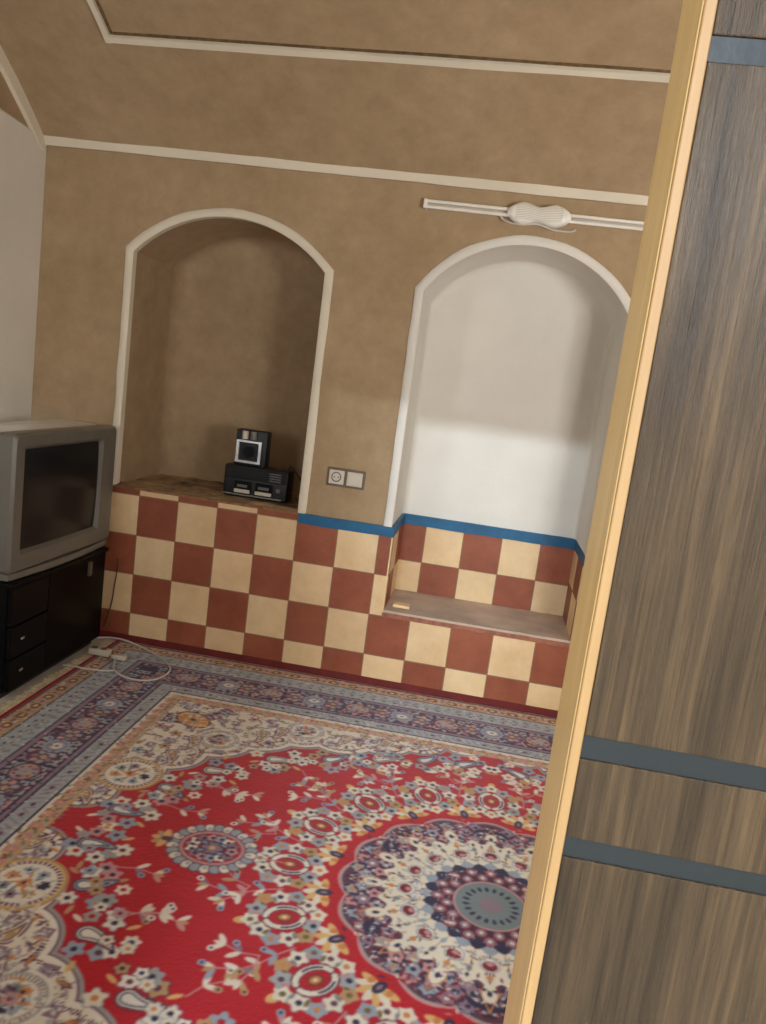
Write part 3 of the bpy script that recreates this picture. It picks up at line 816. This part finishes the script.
for xe in (RCX-RU-.004, RCX+RU-.004):
    bm = bm_(); box(bm, xe, xe+.012, RCY-RV, RCY+RV, .0005, .0125, 0, .003, 2)
    obj('binding', bm, bmat_, rug)

# ------------------------------------------------------------------ TV cabinet
SX0, SX1, SY0, SY1, SZ = -.585, -.10, -.868, -.095, .490
cab = thing('tv_cabinet', 'glossy black low cabinet standing in the corner under the television', 'cabinet', (-.34, -.51, 0))
bm = bm_()
box(bm, SX0, SX1-.022, SY0, SY1, .03, .470, 0, .004)
obj('body', bm, M['black'], cab)
bm = bm_(); box(bm, SX0-.003, SX1+.004, SY0-.008, SY1+.008, .471, SZ, 0, .006, 3); obj('top', bm, M['black'], cab)
bm = bm_(); box(bm, SX0+.02, SX1-.04, SY0+.02, SY1-.02, 0, .03); obj('plinth', bm, M['black_matt'], cab)
for z0, z1 in ((.038, .168), (.175, .305)):
    bm = bm_(); box(bm, SX1-.021, SX1-.002, SY0+.005, SY0+.268, z0, z1, 0, .003)
    dr = obj('drawer', bm, M['black'], cab)
    bm = bm_(); zc = .115 if z0 < .1 else .250; box(bm, SX1-.003, SX1+.012, SY0+.060, SY0+.084, zc-.006, zc+.006, 0, .003, 3)
    obj('handle', bm, M['chrome'], dr)
bm = bm_(); box(bm, SX1-.021, SX1-.004, SY0+.005, SY0+.268, .312, .467, 0, .002); obj('shelf_front', bm, M['black'], cab)
bm = bm_(); box(bm, SX1-.021, SX1-.006, SY0+.275, SY1-.005, .038, .466, 0, .002)
gd = obj('door', bm, M['smoke'], cab)
bm = bm_(); box(bm, SX1-.008, SX1+.006, SY1-.175, SY1-.150, .385, .452, 0, .002); obj('door_clip', bm, M['greyframe'], gd)

# ------------------------------------------------------------------ television
TY0, TY1, TZ0, TZ1 = -.868, -.046, .494, 1.076; TF = -.118
tv = thing('television', 'bulky silver tube television with a dark screen on the black cabinet', 'television', (-.3, -.48, SZ))
def rect_ring(bm, x, y0, y1, z0, z1, r, n=5, bow=0):
    vs = []
    for cy, cz, a0 in ((y1-r, z1-r, 0), (y0+r, z1-r, PI/2), (y0+r, z0+r, PI), (y1-r, z0+r, 1.5*PI)):
        for k in range(n):
            a = a0+PI/2*k/(n-1); vs.append(bm.verts.new((x, cy+r*math.cos(a), cz+r*math.sin(a))))
    return vs
def loft(bm, rings, cap0=False, cap1=False):
    for a, b in zip(rings, rings[1:]):
        n = len(a)
        for k in range(n): bm.faces.new((a[k], a[(k+1)%n], b[(k+1)%n], b[k]))
    if cap0: bm.faces.new(rings[0])
    if cap1: bm.faces.new(rings[-1])
ym = (TY0+TY1)/2
SCY0, SCY1, SCZ0, SCZ1 = -.785, -.185, .606, 1.010
bm = bm_()
rs = [rect_ring(bm, TF-.075, TY0, TY1, TZ0+.03, TZ1, .02), rect_ring(bm, TF-.014, TY0-.002, TY1+.002, TZ0+.026, TZ1+.002, .02),
      rect_ring(bm, TF-.002, TY0+.008, TY1-.008, TZ0+.034, TZ1-.008, .016), rect_ring(bm, TF, TY0+.022, TY1-.022, TZ0+.05, TZ1-.022, .012),
      rect_ring(bm, TF-.004, SCY0-.016, SCY1+.016, SCZ0-.016, SCZ1+.016, .016), rect_ring(bm, TF-.024, SCY0, SCY1, SCZ0, SCZ1, .014)]
loft(bm, rs)
obj('front_bezel', bm, M['silver'], tv, True)
bm = bm_()  # screen bulging slightly
G = {}
for i in range(17):
    for j in range(13):
        s, t = i/16*2-1, j/12*2-1
        G[i, j] = bm.verts.new((TF-.022+.012*(1-.5*s*s-.5*t*t), (SCY0+SCY1)/2+s*(SCY1-SCY0+.004)/2, (SCZ0+SCZ1)/2+t*(SCZ1-SCZ0+.004)/2))
for i in range(16):
    for j in range(12): bm.faces.new((G[i,j], G[i+1,j], G[i+1,j+1], G[i,j+1]))
obj('screen', bm, M['screen'], tv, True)
bm = bm_()
rs = [rect_ring(bm, TF-.075, TY0+.004, TY1-.004, TZ0+.034, TZ1-.004, .02), rect_ring(bm, TF-.16, TY0+.010, TY1-.010, TZ0+.03, TZ1+.004, .03),
      rect_ring(bm, TF-.26, TY0+.03, TY1-.03, TZ0+.02, TZ1+.002, .04), rect_ring(bm, TF-.36, TY0+.15, TY1-.15, TZ0+.01, TZ1-.07, .05),
      rect_ring(bm, TF-.445, TY0+.24, TY1-.24, TZ0+.01, TZ1-.20, .05)]
loft(bm, rs, False, True)
obj('rear_shell', bm, M['shell'], tv, True)
bm = bm_()  # curved lower lip
rows = []
for k in range(25):
    s = k/24*2-1; y = ym+s*(TY1-TY0-.02)/2; x = TF-.012+.026*(1-s*s)
    rows.append([bm.verts.new((x-.1, y, TZ0)), bm.verts.new((x, y, TZ0)), bm.verts.new((x+.002, y, TZ0+.012)), bm.verts.new((x-.004, y, TZ0+.026)), bm.verts.new((x-.1, y, TZ0+.026))])
for a, b in zip(rows, rows[1:]):
    for k in range(5): bm.faces.new((a[k], a[(k+1)%5], b[(k+1)%5], b[k]))
bm.faces.new(rows[0]); bm.faces.new(rows[-1])
obj('base_lip', bm, M['silver'], tv, True)

# ------------------------------------------------------------------ radio in the niche
def place(o, x, y, z, rz):
    o.location = (x, y, z); o.rotation_euler = (0, 0, rz)
RZ = .7935
rad = thing('cassette_radio', 'black radio cassette player lying on the ledge of the brown arched niche', 'radio', (.53, .20, RZ))
bm = bm_(); box(bm, .364, .694, .146, .272, RZ, RZ+.158, 0, .010, 3); obj('case', bm, M['black_matt'], rad, True)
bm = bm_(); box(bm, .372, .686, .138, .147, RZ+.092, RZ+.150, 0, .003, 2); obj('tuner_panel', bm, M['screen'], rad)
for k in range(4):
    bm = bm_(); box(bm, .600, .660, .134, .140, RZ+.100+k*.012, RZ+.106+k*.012, 0, .001, 1); obj('vent_bar', bm, M['silver_dark'], rad)
for x0, x1 in ((.425, .510), (.533, .622)):
    bm = bm_(); box(bm, x0, x1, .136, .148, RZ+.022, RZ+.082, 0, .003, 2); dk = obj('cassette_door', bm, M['black'], rad)
    bm = bm_(); box(bm, x0+.002, x1-.002, .128, .138, RZ+.024, RZ+.042, 0, .003, 2); obj('key_row', bm, M['offwhite'], dk)
    bm = bm_(); box(bm, x0+.015, x1-.018, .133, .137, RZ+.052, RZ+.066, 0, .001, 1); obj('window', bm, M['silver_dark'], dk)
bm = bm_(); cyl(bm, (.652, .138, RZ+.060), (0,1,0), .011, .018, 16); obj('knob', bm, M['silver_dark'], rad, True)
bm = bm_(); box(bm, .370, .676, .130, .147, RZ+.010, RZ+.018, 0, .002, 1); obj('chrome_strip', bm, M['chrome'], rad)
bm = bm_(); tube(bm, catmull([(.672, .23, RZ+.158), (.676, .232, RZ+.178), (.70, .235, RZ+.160), (.74, .235, RZ+.110), (.755, .22, RZ+.04), (.758, .20, RZ+.006)], 6), .0028, 6); obj('power_lead', bm, M['black_matt'], rad, True)

sp = thing('speaker_box', 'small black speaker with a silver square frame standing on the radio', 'speaker', (.48, .20, RZ+.158))
z0 = RZ+.1585
bm = bm_(); box(bm, .400, .560, .170, .250, z0, z0+.178, 0, .005, 2); obj('cabinet', bm, M['black_matt'], sp, True)
bm = bm_()
a0, a1, b0, b1 = .407, .540, z0+.012, z0+.128
box(bm, a0, a1, .156, .171, b0, b0+.015, 0, .002, 1); box(bm, a0, a1, .156, .171, b1-.013, b1, 0, .002, 1)
box(bm, a0, a0+.018, .156, .171, b0+.013, b1-.011, 0, .002, 1); box(bm, a1-.018, a1, .156, .171, b0+.013, b1-.011, 0, .002, 1)
obj('silver_frame', bm, M['chrome'], sp)
bm = bm_(); box(bm, a0+.016, a1-.016, .165, .171, b0+.012, b1-.012); gr = obj('grille', bm, M['screen'], sp)
bm = bm_(); cyl(bm, ((a0+a1)/2, .164, (b0+b1)/2), (0,1,0), .030, .004, 24); obj('cone', bm, M['black'], gr, True)
for xx, mt in ((.450, 'offwhite'), (.494, 'silver')):
    bm = bm_(); cyl(bm, (xx, .160, z0+.153), (0,0,1), .0155, .040, 18); obj('tweeter', bm, M[mt], sp, True)

# ------------------------------------------------------------------ socket and switch
sk_ = thing('wall_socket_plate', 'double wall plate with a round socket and a switch between the niches', 'wall socket', (1.025, 0, .98))
bm = bm_(); box(bm, .916, 1.098, -.008, .002, .940, 1.028, 0, .003, 2); obj('frame', bm, M['greyframe'], sk_)
bm = bm_(); box(bm, .927, .999, -.012, -.006, .951, 1.017, 0, .003, 2); so = obj('socket', bm, M['offwhite'], sk_)
bm = bm_()
for q in range(24):
    a, b_ = 2*PI*q/24, 2*PI*(q+1)/24
    P = lambda r, t, y: (.962+r*math.cos(t), y, .985+r*math.sin(t))
    for (r0, y0_), (r1, y1_) in (((.024, -.0122), (.021, -.0150)), ((.021, -.0150), (.019, -.0125))):
        quad(bm, [P(r0,a,y0_), P(r0,b_,y0_), P(r1,b_,y1_), P(r1,a,y1_)])
obj('socket_ring', bm, M['greyframe'], so)
bm = bm_()
for dx in (-.0095, .0095): cyl(bm, (.962+dx, -.0120, .985), (0,1,0), .0030, .0012, 10)
obj('pin_holes', bm, M['black_matt'], so)
bm = bm_(); box(bm, 1.013, 1.087, -.012, -.006, .951, 1.017, 0, .003, 2)
swp = obj('switch', bm, M['offwhite'], sk_)
bm = bm_(); box(bm, 1.020, 1.080, -.0155, -.011, .958, 1.010, 0, .002, 2); obj('rocker', bm, M['offwhite'], swp)

# ------------------------------------------------------------------ twin tube lamp
lp_ = thing('twin_tube_lamp', 'white twin tube wall lamp above the white arched niche', 'lamp', (1.70, 0, 2.24))
for dz in (-.012, .012):
    bm = bm_(); cyl(bm, (1.7085, -.030, 2.243+dz), (1,0,0), .0075, .993, 12)
    obj('tube', bm, M['lampwhite'], lp_, True)
for x0, x1 in ((1.205, 1.222), (2.195, 2.212)):
    bm = bm_(); box(bm, x0, x1, -.040, 0, 2.223, 2.263, 0, .004, 2)
    obj('end_cap', bm, M['lampwhite'], lp_)
bm = bm_(); box(bm, 1.222, 2.195, -.016, 0, 2.237, 2.249); obj('back_rail', bm, M['offwhite'], lp_)
bm = bm_(); rs = []
for k in range(33):   # waisted body, rounded section
    s = k/32*2-1; x = 1.710+s*.136; e = math.sqrt(max(0, 1-abs(s)**8)); h = (.040-.007*math.cos(2*PI*s))*max(.45, e); dpt = .055*max(.5, e)
    ring = []
    for q in range(16):
        a = 2*PI*q/16; cx_, sx_ = math.cos(a), math.sin(a)
        ring.append(bm.verts.new((x, -.031-dpt*.52*math.copysign(abs(cx_)**.7, cx_), 2.243+h*math.copysign(abs(sx_)**.6, sx_))))
    rs.append(ring)
loft(bm, rs, True, True)
hb = obj('housing', bm, M['lampwhite'], lp_, True)
bm = bm_()
for k in range(9): 
    zz = 2.243-.028+k*.007; tube(bm, [(1.62+.2*t/10-.01, -.0602-.0005*math.sin(t), zz+.003*math.sin(t*.8)) for t in range(11)], .0012, 5)
obj('ribs', bm, M['offwhite'], hb, True)
bm = bm_(); tube(bm, catmull([(1.545, -.02, 2.228), (1.57, -.03, 2.205), (1.64, -.035, 2.196), (1.71, -.035, 2.204), (1.78, -.035, 2.188), (1.85, -.03, 2.189), (1.875, -.02, 2.200)], 6), .0040, 8)
obj('loose_wire', bm, M['cablewhite'], lp_, True)

# ------------------------------------------------------------------ cords and bits on the floor
RT = .0165
bm = bm_()
loop = [(-.16, -.10, RT), (-.09, -.045, RT), (.00, -.050, RT+.004), (.12, -.10, RT+.003), (.25, -.18, RT), (.335, -.27, RT), (.355, -.36, RT), (.33, -.44, RT),
        (.27, -.475, RT), (.19, -.46, RT), (.12, -.40, RT), (.09, -.33, RT+.006), (.05, -.28, RT+.006), (-.005, -.262, RT+.012)]
tube(bm, catmull(loop, 8), .0042, 8)
tag(obj('extension_cord', bm, M['cablewhite'], None, True), 'white cord looped on the dark rug corner beside the black cabinet', 'cord')
bm = bm_()
tube(bm, catmull([(-.098, -.45, .0125), (-.085, -.452, RT-.002), (-.04, -.455, RT+.001), (.02, -.46, RT+.002), (.09, -.445, RT), (.13, -.42, RT)], 8), .0040, 8)
tag(obj('short_cord', bm, M['cablewhite'], None, True), 'short white cord coming out from beneath the black cabinet', 'cord')
ps = thing('socket_strip', 'small white multi-way socket block on the rug by the cabinet corner', 'power strip', (-.02, -.27, 0))
bm = bm_(); box(bm, -.065, .035, -.290, -.248, RT-.001, RT+.030, 0, .006, 3)
o = obj('block', bm, M['offwhite'], ps, True)
for k in range(2):
    bm = bm_(); cyl(bm, (-.042+k*.045, -.269, RT+.030), (0,0,1), .015, .003, 18); obj('outlet', bm, M['greyframe'], ps, True)
pl = thing('power_plug', 'white plug lying on the rug inside the loop of cord', 'plug', (.11, -.22, 0))
bm = bm_(); box(bm, .055, .125, -.302, -.270, RT-.001, RT+.022, 0, .007, 3); obj('plug_body', bm, M['offwhite'], pl, True)
bm = bm_(); cyl(bm, (.132, -.281, RT+.010), (1,0,0), .0024, .02, 8); cyl(bm, (.132, -.291, RT+.010), (1,0,0), .0024, .02, 8); obj('pin', bm, M['chrome'], pl)
pl.location = (.09, -.286, 0)
for c_ in pl.children: c_.matrix_parent_inverse = Matrix.Translation((-.09, .286, 0))
bm = bm_(); tube(bm, catmull([(-.083, -.0105, .42), (-.084, -.0115, .35), (-.092, -.0115, .28), (-.098, -.0115, .20), (-.115, -.0115, .12), (-.13, -.016, .055)], 6), .0028, 6)
tag(obj('aerial_wire', bm, M['cabledark'], None, True), 'thin brown wire hanging down the tiles beside the cabinet', 'wire')
bm = bm_(); box(bm, 1.300, 1.385, .075, .135, .3785, .394, 0, .004, 2)
tag(obj('cream_block', bm, M['cream_plain'], None, False), 'small flat cream block at the left end of the cement bench', 'block')

# ------------------------------------------------------------------ light
w = bpy.data.worlds.new('World'); S.world = w; w.use_nodes = True
bg = w.node_tree.nodes['Background']; bg.inputs[0].default_value = (.93, .96, 1.0, 1); bg.inputs[1].default_value = .36
def area(name, loc, rot, sx, sy, power, col, portal=False):
    l = bpy.data.lights.new(name, 'AREA'); l.shape = 'RECTANGLE'; l.size = sx; l.size_y = sy; l.energy = power; l.color = col
    o = bpy.data.objects.new(name, l); COL.objects.link(o); o.location = loc; o.rotation_euler = rot
    if portal: l.cycles.is_portal = True
    return o
area('doorway_portal', ((DX0+DX1)/2, YF-.31, DZ/2), (PI/2, 0, 0), DX1-DX0, DZ, 1, (1,1,1), True)
area('window_area_light', ((WX0+WX1)/2, YF-.31, (WZ0+WZ1)/2), (PI/2+.62, 0, 0), WX1-WX0, (WZ1-WZ0)*.8, 8, (.97,.98,1.0))
area('window_area_light', ((VX0+VX1)/2, YF-.31, (WZ0+WZ1)/2), (PI/2+.62, 0, 0), VX1-VX0, (WZ1-WZ0)*.8, 27, (1.0,.98,.95))  # lamp for the added window, tilted up to brighten the vault
area('added_niche_light', (.90, -9.5, 3.31), (math.radians(78), 0, math.radians(-8)), 1.3, .12, 135, (.80,.91,1.0))  # added narrow lamp, placed to draw the light edge in the white niche

# ------------------------------------------------------------------ camera
cd_ = bpy.data.cameras.new('camera'); cam = bpy.data.objects.new('camera', cd_); COL.objects.link(cam)
mw = Matrix(((0.9818846, -0.1491430, 0.1168717, 1.6377918), (0.1383946, 0.1431959, -0.9799703, -3.6523137), (0.1294202, 0.9783922, 0.1612424, 1.4517926), (0,0,0,1)))
cam.matrix_world = mw
cd_.sensor_fit = 'VERTICAL'; cd_.sensor_height = 24; cd_.lens = 790/1024*24; cd_.clip_start = .02; cd_.clip_end = 100
S.camera = cam
S.view_settings.view_transform = 'Standard'; S.view_settings.look = 'None'; S.view_settings.gamma = 1
S.view_settings.use_curve_mapping = False; S.view_settings.exposure = 1.88
S.cycles.use_denoising = True; S.cycles.max_bounces = 10; S.cycles.diffuse_bounces = 8
